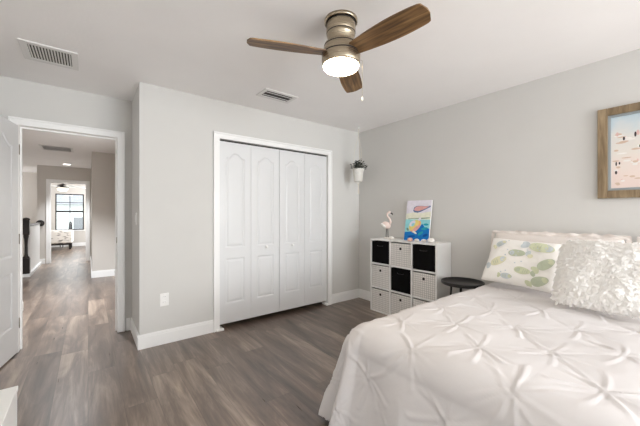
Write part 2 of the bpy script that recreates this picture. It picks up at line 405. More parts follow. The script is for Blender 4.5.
# moulded doors
def door_mesh(wd, h, t, panels, arch_panels, both=True):
    """leaf in local x 0..wd, z 0..h, front at y=0 facing -y; panels (x0,x1,z0,z1,arch)"""
    mb = MB()
    def depth(x, z):
        d = -1
        for x0, x1, z0, z1, ar in panels:
            zt = z1
            if ar:
                s = min(1, abs((x - (x0 + x1) / 2) / ((x1 - x0) / 2)))
                zt = z1 - ar + ar * .5 * (1 + math.cos(PI * min(1, max(0, (s - .1) / .78))))
            d = max(d, min(x - x0, x1 - x, z - z0, zt - z))
        if d <= 0: return 0
        if d < .010: return .007 * d / .010
        if d < .016: return .007
        if d < .036: return .007 - .0055 * (d - .016) / .020
        return .0015
    nx, nz = max(8, int(wd / .006)), int(h / .009)
    mb.grid(lambda u, v: (u * wd, depth(u * wd, v * h), v * h), nx, nz, smooth=False)
    if both: mb.grid(lambda u, v: (u * wd, t - depth(u * wd, v * h), v * h), nx, nz, smooth=False)
    else: mb.grid(lambda u, v: (u * wd, t, v * h), 2, 2, smooth=False)
    for (a, b, c_, d_) in (((0, 0, 0), (0, t, 0), (0, t, h), (0, 0, h)), ((wd, 0, 0), (wd, t, 0), (wd, t, h), (wd, 0, h)),
                           ((0, 0, h), (wd, 0, h), (wd, t, h), (0, t, h)), ((0, 0, 0), (wd, 0, 0), (wd, t, 0), (0, t, 0))):
        mb.poly([a, b, c_, d_])
    return mb
LW = .3665
leaf_me = None
def closet_pair(name, x0, knob_leaf, label):
    global leaf_me
    root = bpy.data.objects.new(name, None); C.collection.objects.link(root); root.location = (x0, 3.192, .05); struct(root, label)
    for k in range(2):
        if leaf_me is None:
            lo = door_mesh(LW, 1.968, .03, [(.075, LW - .075, .82, 1.85, .05), (.075, LW - .075, .215, .70, 0)], None, False).build('door_leaf', M['door'], root); leaf_me = lo
        else:
            lo = leaf_me.copy(); C.collection.objects.link(lo); lo.parent = root
        lo.location = (k * (LW + .003), 0, 0)
        if k == knob_leaf:
            kb = MB(); kb.lathe([(0, -.03), (.012, -.03), (.017, -.025), (.017, -.018), (.009, -.012), (.009, 0), (.014, .0), (.014, .002)], n=20)
            ko = kb.build('knob', M['plate'], lo); ko.rotation_euler = (-PI / 2, 0, 0)
            ko.location = ((.19 if k == 1 else .18), .001, .80)
            ko.rotation_euler = (-PI / 2, 0, 0)
    return root
closet_pair('door_1', 1.103, 1, 'white bifold closet door pair, left half')
closet_pair('door_2', 1.103 + 2 * LW + .008, 0, 'white bifold closet door pair, right half')

# open room door, hinged at the left jamb, swung into the room
rd = bpy.data.objects.new('door_3', None); C.collection.objects.link(rd); struct(rd, 'white panelled room door standing open at left')
rd.location = (-.49, 3.765, .012)
ang = math.radians(-101)
rd.rotation_euler = (0, 0, ang)
DW = .72
rl = door_mesh(DW, 2.01, .035, [(.125, .595, .855, 1.90, .09), (.125, .595, .245, .725, 0)], None, True).build('door_leaf', M['door'], rd)
rl.location = (0, -.035, 0)
hb = MB(); hb.lathe([(0, -.055), (.024, -.052), (.028, -.04), (.022, -.026), (.012, -.02), (.012, -.008), (.03, -.006), (.03, 0)], n=24)
ho = hb.build('door_handle', M['steel'], rd); ho.rotation_euler = (-PI / 2, 0, 0); ho.location = (DW - .065, -.035, .95)
h2 = ho.copy(); C.collection.objects.link(h2); h2.rotation_euler = (PI / 2, 0, 0); h2.location = (DW - .065, 0, .95)
for z in (.25, 1.0, 1.8):
    hg = MB(); hg.tube([(-.004, .002, z - .045), (-.004, .002, z + .045)], .004)
    g = hg.build('hinge', M['steel'], rd)

# unseen windows; the side, stairs and far bedroom ones are added for light
def simple_window(name, axis, lo, hi, z0, z1, pos, mats=None, fr=.04, mid=True, depth=.05):
    root = bpy.data.objects.new(name, None); C.collection.objects.link(root); struct(root)
    mb = MB()
    def bx(a0, a1, z0_, z1_):
        if axis == 'x': mb.box(a0, a1, pos - depth / 2, pos + depth / 2, z0_, z1_)
        else: mb.box(pos - depth / 2, pos + depth / 2, a0, a1, z0_, z1_)
    bx(lo, lo + fr, z0, z1); bx(hi - fr, hi, z0, z1); bx(lo + fr, hi - fr, z0, z0 + fr); bx(lo + fr, hi - fr, z1 - fr, z1)
    if mid: bx(lo + fr, hi - fr, (z0 + z1) / 2 - .02, (z0 + z1) / 2 + .02)
    mb.build('window_frame', mats or M['trim'], root)
    return root
simple_window('window_1', 'x', .4, 3.1, .5, 2.2, -4.59)
simple_window('added_window_2', 'y', -3.2, -1.6, .7, 2.15, 3.27)
simple_window('added_window_3', 'y', 11.0, 11.6, 1.3, 2.1, -2.3)
simple_window('added_window_4', 'y', 11.7, 14.3, .6, 2.35, 1.59)

# far bedroom window: dark frame, muntins, thin pane
gm = bpy.data.materials.new('window_glass'); gm.use_nodes = True
nd, lk, b = nodes(gm); nd.remove(b)
tr = nd.new('ShaderNodeBsdfTransparent'); gl = nd.new('ShaderNodeBsdfGlossy'); gl.inputs['Roughness'].default_value = .05
ms = nd.new('ShaderNodeMixShader'); ms.inputs[0].default_value = .06; tr.inputs[0].default_value = (.95, .97, .97, 1)
lk.new(tr.outputs[0], ms.inputs[1]); lk.new(gl.outputs[0], ms.inputs[2]); lk.new(ms.outputs[0], nd['Material Output'].inputs[0])
fw = bpy.data.objects.new('window_5', None); C.collection.objects.link(fw); struct(fw)
mb = MB()
x0, x1, z0, z1, yy = -.97, -.13, .62, 2.0, 14.93
mb.box(x0, x0 + .035, yy - .03, yy + .03, z0, z1); mb.box(x1 - .035, x1, yy - .03, yy + .03, z0, z1)
mb.box(x0 + .035, x1 - .035, yy - .03, yy + .03, z1 - .035, z1); mb.box(x0 + .035, x1 - .035, yy - .03, yy + .03, z0, z0 + .035)
mb.box(x0 + .035, x1 - .035, yy - .03, yy + .03, 1.30, 1.36)
mb.build('window_frame', M['blackmetal'], fw)
mb = MB(); mb.box(-.56, -.54, yy - .012, yy + .012, z0 + .035, 1.30); mb.box(-.56, -.54, yy - .012, yy + .012, 1.36, z1 - .035)
mb.box(x0 + .035, x1 - .035, yy - .012, yy + .012, 1.66, 1.68); mb.build('muntin', M['blackmetal'], fw)
mb = MB(); mb.box(x0 + .035, x1 - .035, yy + .014, yy + .018, z0 + .035, z1 - .035); mb.build('pane', gm, fw)
mb = MB(); mb.box(x0 - .04, x1 + .04, 14.86, 14.9, z0 - .03, z0, .004); mb.build('window_sill', M['trim'], fw)

# what stands beyond that window
gr = mat('pale_lawn', srgb(150, 160, 130), .9, var=.2, vscale=2)
mb = MB(); mb.box(-30, 30, 15.2, 60, -3.2, -3.0); struct(mb.build('ground', gr))
hs = thing('house', 'pale house with grey eaves seen through the far bedroom window', 'house', (-2, 27, -3.0))
stucco = mat('pale_stucco', srgb(226, 230, 230), .9, var=.05, vscale=1); roofm = mat('grey_roof', srgb(140, 142, 146), .9, var=.1, vscale=3)
mb = MB(); mb.box(-6, 7, 0, 6, 0, 4.9); mb.build('wall', stucco, hs)
mb = MB(); mb.poly([(-6.5, -.5, 4.9), (-6.5, 6.5, 4.9), (-6.5, 3, 6.6)], (14, 0, 0)); mb.build('roof', roofm, hs)
for a, b_ in ((1.2, 2.0), (-1.8, -.6)):
    mb = MB(); mb.box(a, b_, -.03, .05, 2.9, 4.0); mb.build('shutter', roofm, hs)
mb = MB(); mb.box(-14, 14, 23, 23.1, -3, .15)
tag(mb.build('garden_wall', mat('grey_fence', srgb(168, 168, 170), .9)), 'low grey garden wall outside the far bedroom window', 'wall')

# ------------------------------------------------------------------ ceiling fittings
def fan_blade_mb(L0=.1, L1=.57, wmax=.074):
    mb = MB(); N = 30; pts = []
    def halfw(t):
        base = .048 + (wmax - .048) * math.sin(min(1, t / .62) * PI / 2)
        if t > .62: base -= (wmax * .18) * ((t - .62) / .38) ** 2
        if t > .93: base *= math.sqrt(max(0, 1 - ((t - .93) / .07) ** 2)) * .55 + .45 * (1 if t < .999 else .55)
        return base
    top, bot = [], []
    for i in range(N + 1):
        t = i / N; x = L0 + (L1 - L0) * t; h = halfw(t)
        top.append((x, h)); bot.append((x, -h))
    poly = top + bot[::-1]
    mb.poly([(x, y, -.004) for x, y in poly], (0, 0, .008))
    return mb
fanroot = thing('ceiling_fan', 'brushed metal ceiling fan with three rustic wood blades and a lit bowl', 'ceiling fan', (1.247, 1.40, H))
mb = MB().lathe([(0, 0), (.1025, 0), (.1025, -.016), (.097, -.019)], n=64); mb.build('mounting_plate', M['brass'], fanroot)
mb = MB().lathe([(.088, -.018), (.090, -.026), (.0905, -.080), (.0885, -.083), (.0885, -.087), (.090, -.09), (.086, -.102), (.078, -.122), (.076, -.152)], n=64); mb.build('canopy', M['brass'], fanroot)
mb = MB().lathe([(.076, -.148), (.098, -.150), (.103, -.153), (.1045, -.166), (.107, -.172), (.1165, -.205), (.1180, -.212), (.1185, -.222), (.1195, -.228), (.1195, -.25), (.117, -.272), (.112, -.285), (.104, -.285)], n=64)
mb.build('motor_housing', M['brass'], fanroot)
for r_, z_, h_ in ((.0905, -.026, .005), (.0895, -.087, .004), (.1052, -.168, .005), (.1188, -.221, .006)):
    MB().lathe([(r_ - .004, z_), (r_ + .0008, z_), (r_ + .0008, z_ + h_), (r_ - .004, z_ + h_)], n=64).build('dark_band', M['dark'], fanroot)
mb = MB().lathe([(.111, -.276), (.111, -.286), (.106, -.298), (.085, -.309), (.05, -.315), (0, -.317)], n=64); mb.build('light_bowl', M['lamp'], fanroot)
bl0 = None
for a in (157, 277, 37):
    if bl0 is None: bl = bl0 = fan_blade_mb().build('blade', M['blade'], fanroot)
    else: bl = bl0.copy(); C.collection.objects.link(bl)
    bl.location = (0, 0, -.212); bl.rotation_euler = Matrix.Rotation(math.radians(a), 3, 'Z').to_euler()
    bl.rotation_euler = (Matrix.Rotation(math.radians(a), 3, 'Z') @ Matrix.Rotation(math.radians(-13), 3, 'X')).to_euler()
cx, cy = .791 * .133, -.6115 * .133
mb = MB().tube([(cx * .92, cy * .92, -.245), (cx, cy, -.25), (cx, cy, -.475)], .0013, 6); pc = mb.build('pull_chain', M['chain'], fanroot)
mb = MB().lathe([(0, 0), (.003, -.001), (.006, -.012), (.006, -.022), (0, -.028)], (cx, cy, -.475), 12); mb.build('pull_knob', M['shell'], pc)

# air grilles
def grille(name, label, x0, x1, y0, y1, fr, n, tilt, along_y=True, loc_h=H):
    cx_, cy_ = (x0 + x1) / 2, (y0 + y1) / 2
    t = thing(name, label, 'air vent', (cx_, cy_, loc_h))
    a, b_ = (x1 - x0) / 2, (y1 - y0) / 2
    mb = MB(); mb.box(-a, -a + fr, -b_, b_, -.01, -.0005, .002); mb.box(a - fr, a, -b_, b_, -.01, -.0005, .002)
    mb.box(-a + fr, a - fr, -b_, -b_ + fr, -.01, -.0005, .002); mb.box(-a + fr, a - fr, b_ - fr, b_, -.01, -.0005, .002); mb.build('frame', M['vent'], t)
    mb = MB(); mb.box(-a + fr, a - fr, -b_ + fr, b_ - fr, -.0025, -.0008); mb.build('duct_shade_sheet', M['ventdark'], t)  # dark sheet below the ceiling, stands in for shade inside the duct
    mb = MB(); L = (2 * a - 2 * fr) if along_y else (2 * b_ - 2 * fr)
    for i in range(n):
        p = -L / 2 + L * (i + .5) / n
        if along_y: mb.box(p - tilt[0] / 2, p + tilt[0] / 2, -b_ + fr, b_ - fr, -.0075, -.0055, 0, Matrix.Rotation(tilt[1], 3, 'Y'))
        else: mb.box(-a + fr, a - fr, p - tilt[0] / 2, p + tilt[0] / 2, -.0075, -.0055, 0, Matrix.Rotation(tilt[1], 3, 'X'))
    mb.build('slats', M['vent'], t)
    return t
grille('return_air_grille', 'white slatted air grille in the ceiling near the room door', -.385, -.06, 2.885, 3.215, .042, 14, (.0095, .35), True)
grille('supply_vent', 'narrow white supply vent in the ceiling in front of the closet', 1.34, 1.71, 2.58, 2.79, .035, 2, (.044, .3), False)
grille('hall_air_grille', 'square white air grille in the hall ceiling', -.68, -.22, 7.08, 7.55, .035, 14, (.021, .25), False)
dl = thing('downlight', 'small round recessed downlight glowing in the hall ceiling', 'downlight', (-.41, 9.5, H))
MB().lathe([(.075, -.0005), (.1, -.0005), (.1, -.006), (.078, -.008), (.075, -.0005)], n=32).build('trim_ring', M['trim'], dl)
MB().lathe([(0, -.004), (.074, -.004)], n=32).build('lens', M['can'], dl)
d2 = dup(dl, (-.2, 5.55, H), 'added unseen downlight in the hall ceiling just past the doorway')  # added fixture hidden by the door header, to brighten the hall floor
# far bedroom fan
ff = thing('ceiling_fan', 'small ceiling fan with pale blades and lit bowl in the far bedroom', 'ceiling fan', (-.66, 12.95, H))
MB().lathe([(0, 0), (.09, 0), (.09, -.05), (.05, -.08), (.03, -.1), (.03, -.22), (.12, -.25), (.15, -.28), (.15, -.34), (.12, -.36), (0, -.36)], n=32).build('motor_housing', M['newel'], ff)
MB().lathe([(.13, -.355), (.14, -.37), (.13, -.42), (.08, -.45), (0, -.46)], n=32).build('light_bowl', M['farlamp'], ff)
fb0 = None
for a in (10, 82, 154, 226, 298):
    if fb0 is None: bl = fb0 = fan_blade_mb(.13, .62, .07).build('blade', M['lam'], ff)
    else: bl = fb0.copy(); C.collection.objects.link(bl)
    bl.location = (0, 0, -.30); bl.rotation_euler = (Matrix.Rotation(math.radians(a), 3, 'Z') @ Matrix.Rotation(math.radians(-12), 3, 'X')).to_euler()

# ------------------------------------------------------------------ wall plates
ol = thing('wall_outlet', 'white duplex wall outlet left of the closet', 'outlet', (.575, 3.17, .42))
mb = MB(); mb.box(-.038, .038, -.006, -.0003, -.06, .06, .003); mb.build('cover_plate', M['plate'], ol)
for z in (-.026, .026):
    mb = MB(); mb.lathe([(0, .0095), (.017, .0095), (.0175, .005)], n=20, smooth=False); so = mb.build('socket', M['trim'], ol); so.rotation_euler = (PI / 2, 0, 0); so.location = (0, 0, z)
    mb = MB()
    for dx in (-.007, .005): mb.box(dx, dx + .002, -.0101, -.0094, -.002 + .003, .007)
    s2 = mb.build('slot', M['dark'], so); s2.rotation_euler = (-PI / 2, 0, 0)
lw_ = thing('light_switch', 'white light switch on the narrow return wall by the doorway', 'light switch', (.37, 3.36, 1.19))
mb = MB(); mb.box(-.006, -.0003, -.036, .036, -.058, .058, .003); mb.build('cover_plate', M['plate'], lw_)
mb = MB(); mb.box(-.012, -.005, -.016, .016, -.033, .033, .002); mb.build('rocker', M['trim'], lw_)

# ------------------------------------------------------------------ stair railing in the hall
nw = thing('newel_post', 'dark turned newel post at the hall stair opening', 'newel post', (-.965, 8.2, .067))
mb = MB(); mb.box(-.055, .055, -.055, .055, -.003, .3, .004); mb.build('base_block', M['newel'], nw)
mb = MB().lathe([(.05, .3), (.052, .32), (.032, .34), (.025, .38), (.023, .55), (.030, .68), (.042, .73), (.034, .745), (.05, .76), (.05, .78)], n=24); mb.build('turned_shaft', M['newel'], nw)
mb = MB(); mb.box(-.052, .052, -.052, .052, .78, 1.05, .005); mb.build('top_block', M['newel'], nw)
mb = MB().lathe([(.058, 1.05), (.062, 1.06), (.055, 1.075), (.035, 1.09), (0, 1.1)], n=24); mb.build('cap', M['newel'], nw)
hr = thing('handrail', 'dark handrail running from the newel post to the hall wall', 'handrail', (-.95, 8.252, 0))
mb = MB(); mb.box(-.032, .032, .002, 1.76, .985, 1.035, .012); mb.build('rail', M['newel'], hr)
mb = MB(); mb.lathe([(0, .0), (.078, 0), (.078, .02), (.066, .026), (0, .026)], n=28); r_ = mb.build('rosette', M['newel'], hr); r_.rotation_euler = (PI / 2, 0, 0); r_.location = (.02, 1.787, 1.01)
bal0 = None
for k in range(16):
    if bal0 is None:
        mb = MB(); mb.box(-.016, .016, -.016, .016, 0, .917, .002); bal = bal0 = mb.build('baluster', M['trim'])
    else: bal = bal0.copy(); C.collection.objects.link(bal)
    tag(bal, 'slim white square baluster under the dark hall handrail', 'baluster', 'white balusters under the hall handrail', (-.945, 8.37 + k * .103, .067))

# ------------------------------------------------------------------ far bedroom bed
fbd = thing('bed', 'bed with pale patterned cover in the far bedroom', 'bed', (-1.35, 13.55, 0))
mb = MB()
def farq(u, v):
    x = -.95 + 1.9 * u; y = -.0 + 1.0 * v
    return (x, y, 0)
mb.box(-.95, .9, .05, .78, .16, .34, .02); mb.build('base', M['dark'], fbd)
quiltm = mat('far_quilt', srgb(236, 232, 226), .9)
def quilt_far(m):
    nd, lk, b = nodes(m)
    tc = nd.new('ShaderNodeTexCoord'); mp = nd.new('ShaderNodeMapping'); mp.inputs['Scale'].default_value = (5, 7, 16)
    lk.new(tc.outputs['Object'], mp.inputs['Vector'])
    n = nd.new('ShaderNodeTexNoise'); n.inputs['Scale'].default_value = 1.2; n.inputs['Detail'].default_value = 2; lk.new(mp.outputs[0], n.inputs['Vector'])
    r = nd.new('ShaderNodeValToRGB'); e = r.color_ramp.elements; e[0].position = .36; e[0].color = (*srgb(140, 134, 128), 1); e[1].position = .45; e[1].color = (*srgb(240, 236, 230), 1)
    lk.new(n.outputs['Fac'], r.inputs['Fac']); lk.new(r.outputs['Color'], b.inputs['Base Color'])
quilt_far(quiltm)
mb = MB(); mb.box(-.97, .93, .0, .82, .22, .66, .05); q = mb.build('quilt', quiltm, fbd)
for sx in (-.9, .85):
    for sy in (.1, .72):
        mb = MB(); mb.box(sx - .03, sx + .03, sy - .03, sy + .03, 0, .16); mb.build('leg', M['blackmetal'], fbd)
ch = thing('chair', 'black curved chair back beside the far bedroom bed', 'chair', (-.49, 14.66, 0), (0, 0, math.radians(-68)))
mb = MB(); pts = []
for k in range(15):
    a = PI * k / 14; pts.append((-.3 + .0 + .0, 0, 0))
mb = MB()
mb.tube([(-.21, .0, .45), (-.21, .0, .7), (-.19, 0, .84), (-.14, 0, .92), (-.06, 0, .93), (-.02, 0, .84), (0, 0, .7), (0, 0, .45)], .02, 8); mb.box(-.2, -.01, -.01, .01, .55, .86, .004); mb.build('backrest', M['blackmetal'], ch)
mb = MB(); mb.box(-.25, .04, -.3, .03, .43, .47, .01); mb.build('seat', M['blackmetal'], ch)
for sx, sy in ((-.22, -.27), (.01, -.27), (-.22, 0), (.01, 0)):
    mb = MB().tube([(sx, sy, .43), (sx, sy, 0)], .012, 8); mb.build('leg', M['blackmetal'], ch)

# ------------------------------------------------------------------ cube shelf
SX, SY0, SY1, SH = 2.885, 1.735, 2.67, .92
sh = thing('cube_shelf', 'white nine-cube storage shelf against the right wall', 'shelf', (SX, SY0, 0))
D, Wd, T = .285, SY1 - SY0, .018
mb = MB(); mb.box(0, D, 0, Wd, SH - T, SH, .001); mb.build('top_panel', M['lam'], sh)
mb = MB(); mb.box(0, D, T, Wd - T, 0.001, T, .001); mb.build('bottom_panel', M['lam'], sh)
for y in (0, Wd - T):
    mb = MB(); mb.box(0, D, y, y + T, 0.001, SH - T, .001); mb.build('side_panel', M['lam'], sh)
cw = (Wd - 4 * T) / 3; chh = (SH - 4 * T) / 3
for k in (1, 2):
    mb = MB(); y = k * (cw + T); mb.box(.002, D - .006, y, y + T, T, SH - T); mb.build('divider', M['lam'], sh)
    mb = MB(); z = k * (chh + T)
    for j in range(3): mb.box(.002, D - .006, T + j * (cw + T), T + j * (cw + T) + cw, z, z + T)
    mb.build('shelf_board', M['lam'], sh)
mb = MB(); mb.box(D - .005, D, T, Wd - T, T, SH - T); mb.build('back_panel', M['lam'], sh)
def bin_(mname, label, y, z, group, black):
    t = thing('storage_bin', label, 'storage bin', (SX + .008, y, z + .001), group=group)
    w2 = cw - .012; hh = chh - .014; dd = .262
    mb = MB(); th = .006
    mb.box(0, th, 0, w2, 0, hh, .002); mb.box(dd - th, dd, 0, w2, 0, hh); mb.box(th, dd - th, 0, th, 0, hh); mb.box(th, dd - th, w2 - th, w2, 0, hh); mb.box(th, dd - th, th, w2 - th, 0, th)
    body = mb.build('body', M[mname], t)
    if not black:
        g = MB().lathe([(.0125, 0), (.0155, .003), (.0165, 0)], n=20); gg = g.build('grommet', M['blackmetal'], t); gg.rotation_euler = (0, -PI / 2, 0); gg.location = (-.0002, w2 / 2, hh - .062)
        g = MB().lathe([(0, .0008), (.0128, .0008)], n=20); gh = g.build('pull_hole', M['dark'], t); gh.rotation_euler = (0, -PI / 2, 0); gh.location = (0, w2 / 2, hh - .062)
        mb = MB(); mb.box(-.001, .007, .002, w2 - .002, hh, hh + .004); mb.build('rim', M['blackmetal'], t)
    else:
        mb = MB(); mb.tube([(-.001, w2 / 2 - .045, hh - .05), (-.008, w2 / 2 - .03, hh - .056), (-.008, w2 / 2 + .03, hh - .056), (-.001, w2 / 2 + .045, hh - .05)], .004, 8); mb.build('handle', M['blackmetal'], t)
    return t
rows = [['b', 'g', 'b'], ['g', 'b', 'g'], ['g', 'g', 'g']]
pos_r = ['top', 'middle', 'bottom']; pos_c = ['nearest the closet', 'in the middle column', 'nearest the bed']
for r in range(3):
    for c in range(3):
        y = SY0 + T + (2 - c) * (cw + T) + .006; z = T + (2 - r) * (chh + T)
        k = rows[r][c]
        bin_('black' if k == 'b' else 'grid', f"{'black fabric' if k == 'b' else 'white grid-patterned'} bin in the {pos_r[r]} row of the cube shelf, {pos_c[c]}", y, z, 'black bins in the cube shelf' if k == 'b' else 'white grid bins in the cube shelf', k == 'b')

# things on the shelf ---------------------------------------------------
TZ = SH
# flamingo: body, curved neck, legs, base
fl = thing('flamingo_figurine', 'pale pink flamingo figurine standing at the far end of the cube shelf', 'figurine', (3.03, 2.515, TZ), (0, 0, math.radians(-55)))
fl.scale = (1.28, 1.28, 1.28)
MB().lathe([(0, 0), (.035, 0), (.035, .01), (.028, .014), (0, .014)], n=24).build('base', M['shell'], fl)
for s in (-.008, .008):
    MB().tube([(s * 1.2, s * .5, .012), (s, 0, .06), (s * .8, 0, .11)], .0032, 8).build('leg', M['dark'], fl)
mb = MB()
def ell(mb, c, r, rot=None, n=18, m_=12):
    def f(u, v):
        th, ph = 2 * PI * u, PI * v
        p = Vector((r[0] * math.cos(th) * math.sin(ph), r[1] * math.sin(th) * math.sin(ph), r[2] * math.cos(ph)))
        if rot: p = rot @ p
        return p + Vector(c)
    mb.grid(f, n, m_)
ell(mb, (-.008, 0, .135), (.046, .026, .034), Matrix.Rotation(math.radians(25), 3, 'Y'))
mb.tube([(.02, 0, .14), (.036, 0, .165), (.024, 0, .2), (.002, 0, .225), (.002, 0, .25), (.02, 0, .264), (.035, 0, .258)], [.016, .012, .0095, .009, .009, .012, .010], 12)
mb.build('body', M['pink'], fl)
mb = MB(); ell(mb, (-.03, 0, .13), (.038, .03, .018), Matrix.Rotation(math.radians(35), 3, 'Y')); mb.build('wing', M['shell'], fl)
MB().tube([(.034, 0, .258), (.05, 0, .248), (.054, 0, .232)], [.0085, .006, .001], 8).build('beak', M['blackmetal'], fl)

def shell(label, loc, r, m, rz=0, flatn=.5, group='seashells on the cube shelf'):
    mb = MB()
    def f(u, v):
        th, ph = 2 * PI * u, PI * v
        rib = 1 + .06 * math.cos(11 * th)
        return (r * rib * math.cos(th) * math.sin(ph) * 1.15, r * rib * math.sin(th) * math.sin(ph), max(0, r * flatn * (1 + math.cos(ph)) - r * .0))
    mb.grid(f, 67, 12)
    return tag(mb.build('seashell', m), label, 'seashell', group, loc, (0, 0, rz))
def conch(label, loc, L, m, rz):
    mb = MB(); pts = []; rs = []
    for i in range(25):
        t = i / 24; pts.append((-L / 2 + L * t, 0, L * .2)); rs.append(L * .2 * (math.sin(PI * min(1, t * 1.15 + .04)) ** .6 if t < .82 else .28 * (1 - t) / .18 + .02) * (1 + .12 * math.sin(t * 30)))
    rs = [max(.001, q) for q in rs]
    mb.tube(pts, rs, 16)
    return tag(mb.build('seashell', m), label, 'seashell', 'seashells on the cube shelf', loc, (0, 0, rz))
conch('long white conch shell lying beside the flamingo figurine', (2.95, 2.375, TZ), .095, M['shell'], math.radians(-80))
shell('pinkish scallop shell in front of the painted canvas, nearer the flamingo', (2.935, 2.10, TZ), .028, M['shellpink'], 0, .75)
shell('white scallop shell in front of the painted canvas, beside the pink one', (2.935, 2.012, TZ), .026, M['shell'], 1, .7)
shell('cream shell just past the canvas corner', (2.945, 1.928, TZ), .026, M['sham'], 2, .7)
shell('large white shell on the shelf end nearest the bed', (2.95, 1.845, TZ), .034, M['shell'], 3, .8)
shell('tiny white shell at the very corner of the shelf by the bed', (2.95, 1.772, TZ), .018, M['shell'], 3, .5)

# painted canvas leaning on the wall
pc_ = dict(sky=flat('paint_lilac_white', srgb(226, 222, 232)), cream=flat('paint_cream', srgb(232, 232, 214)), pink=flat('paint_pink', srgb(226, 170, 165)), navy=flat('paint_blue_grey', srgb(96, 120, 160)),
           green=flat('paint_green_line', srgb(120, 150, 128)), aqua=flat('paint_aqua', srgb(150, 214, 220)), blue=flat('paint_blue', srgb(30, 120, 196)), teal=flat('paint_teal', srgb(44, 160, 180)),
           orange=flat('paint_peach', srgb(240, 180, 120)), yel=flat('paint_yellow', srgb(232, 214, 130)), deep=flat('paint_deep_blue', srgb(24, 84, 160)))
pk = list(pc_); 
cv = thing('canvas_painting', 'small bright beach canvas leaning on the wall on top of the cube shelf', 'painting', (3.045, 2.268, TZ + .001), (0, 0, math.radians(5)))
CW, CH = .318, .485
ln = math.asin(.085 / CH)
def cpt(u, v, d=0):   # u 0..1 to the right as seen (towards -y), v 0..1 up
    x = v * CH * math.sin(ln) - d * math.cos(ln); z = v * CH * math.cos(ln) + d * math.sin(ln)
    return Vector((x, -u * CW, z))
mb = MB(); q = [cpt(0, 0), cpt(1, 0), cpt(1, 1), cpt(0, 1)]; mb.poly(q, Vector((math.cos(ln) * .018, 0, -math.sin(ln) * .018)))
mb.build('canvas', M['lam'], cv)
mb = MB(); layer = [0]
def paint(poly, key, smooth_n=0):
    layer[0] += 1
    mb.mi = pk.index(key); mb.poly([cpt(u, v, .0004 + layer[0] * .00008) for u, v in poly])
def blob(cu, cv_, ru, rv, rot, key, n=24, f=lambda a: 1):
    c_, s_ = math.cos(rot), math.sin(rot); pts = []
    for k in range(n):
        a = 2 * PI * k / n; x, y = ru * math.cos(a) * f(a), rv * math.sin(a) * f(a)
        pts.append((min(.995, max(.005, cu + x * c_ - y * s_)), min(.995, max(.005, cv_ + (x * s_ + y * c_) * CW / CH))))
    paint(pts, key)
paint([(.0, .62), (1, .62), (1, 1), (0, 1)], 'sky')
paint([(.0, .5), (1, .5), (1, .72), (.6, .68), (.3, .7), (0, .66)], 'cream')
paint([(0, 0), (1, 0), (1, .52), (0, .52)], 'aqua')
paint([(0, 0), (1, 0), (1, .3), (.8, .34), (.7, .42), (.55, .3), (.3, .22), (0, .2)], 'blue')
paint([(.28, .74), (.34, .70), (.48, .69), (.62, .72), (.78, .77), (.97, .83), (.97, .86), (.8, .85), (.6, .86), (.42, .86), (.32, .83)], 'navy')
paint([(.31, .76), (.37, .735), (.5, .73), (.64, .755), (.8, .80), (.93, .845), (.78, .845), (.6, .855), (.44, .85), (.35, .82)], 'pink')
paint([(.1, .525), (.35, .54), (.65, .535), (.97, .555), (.97, .575), (.6, .56), (.3, .555), (.1, .54)], 'green')
blob(.42, .36, .27, .17, .75, 'orange'); blob(.36, .38, .24, .14, .75, 'yel'); blob(.46, .29, .2, .07, .75, 'pink'); blob(.3, .42, .14, .09, .75, 'sky')
blob(.33, .39, .08, .05, .75, 'aqua'); blob(.58, .53, .07, .045, .9, 'sky'); blob(.12, .27, .07, .04, 2.2, 'green'); blob(.42, .2, .1, .035, -.5, 'cream')
blob(.8, .3, .13, .05, .2, 'teal'); blob(.85, .4, .1, .04, 0, 'teal'); blob(.66, .18, .12, .05, .6, 'teal'); blob(.3, .1, .16, .04, .1, 'deep'); blob(.85, .14, .1, .05, .4, 'deep')
mb.build('painted_picture', [pc_[k] for k in pk], cv)

# ------------------------------------------------------------------ framed picture on the right wall
fp = thing('framed_picture', 'beach scene painting in a weathered wood frame on the right wall', 'picture', (3.18, .53, 1.355))
PW, PH, FB = .70, .69, .058
mb = MB()
for a in ((-.032, -.001, -FB, 0, 0, PH), (-.032, -.001, -PW, -PW + FB, 0, PH), (-.032, -.001, -PW + FB, -FB, 0, FB), (-.032, -.001, -PW + FB, -FB, PH - FB, PH)): mb.box(*a, .004)
mb.build('frame', M['framewood'], fp)
silver = mat('liner_grey_blue', srgb(150, 158, 162), .5); mb = MB(); LB = .018
i0, i1 = FB, FB + LB
for a in ((-.02, -.001, -i1, -i0, i0, PH - i0), (-.02, -.001, -PW + i0, -PW + i1, i0, PH - i0), (-.02, -.001, -PW + i1, -i1, i0, i1), (-.02, -.001, -PW + i1, -i1, PH - i1, PH - i0)): mb.box(*a, .002)
mb.build('liner', silver, fp)
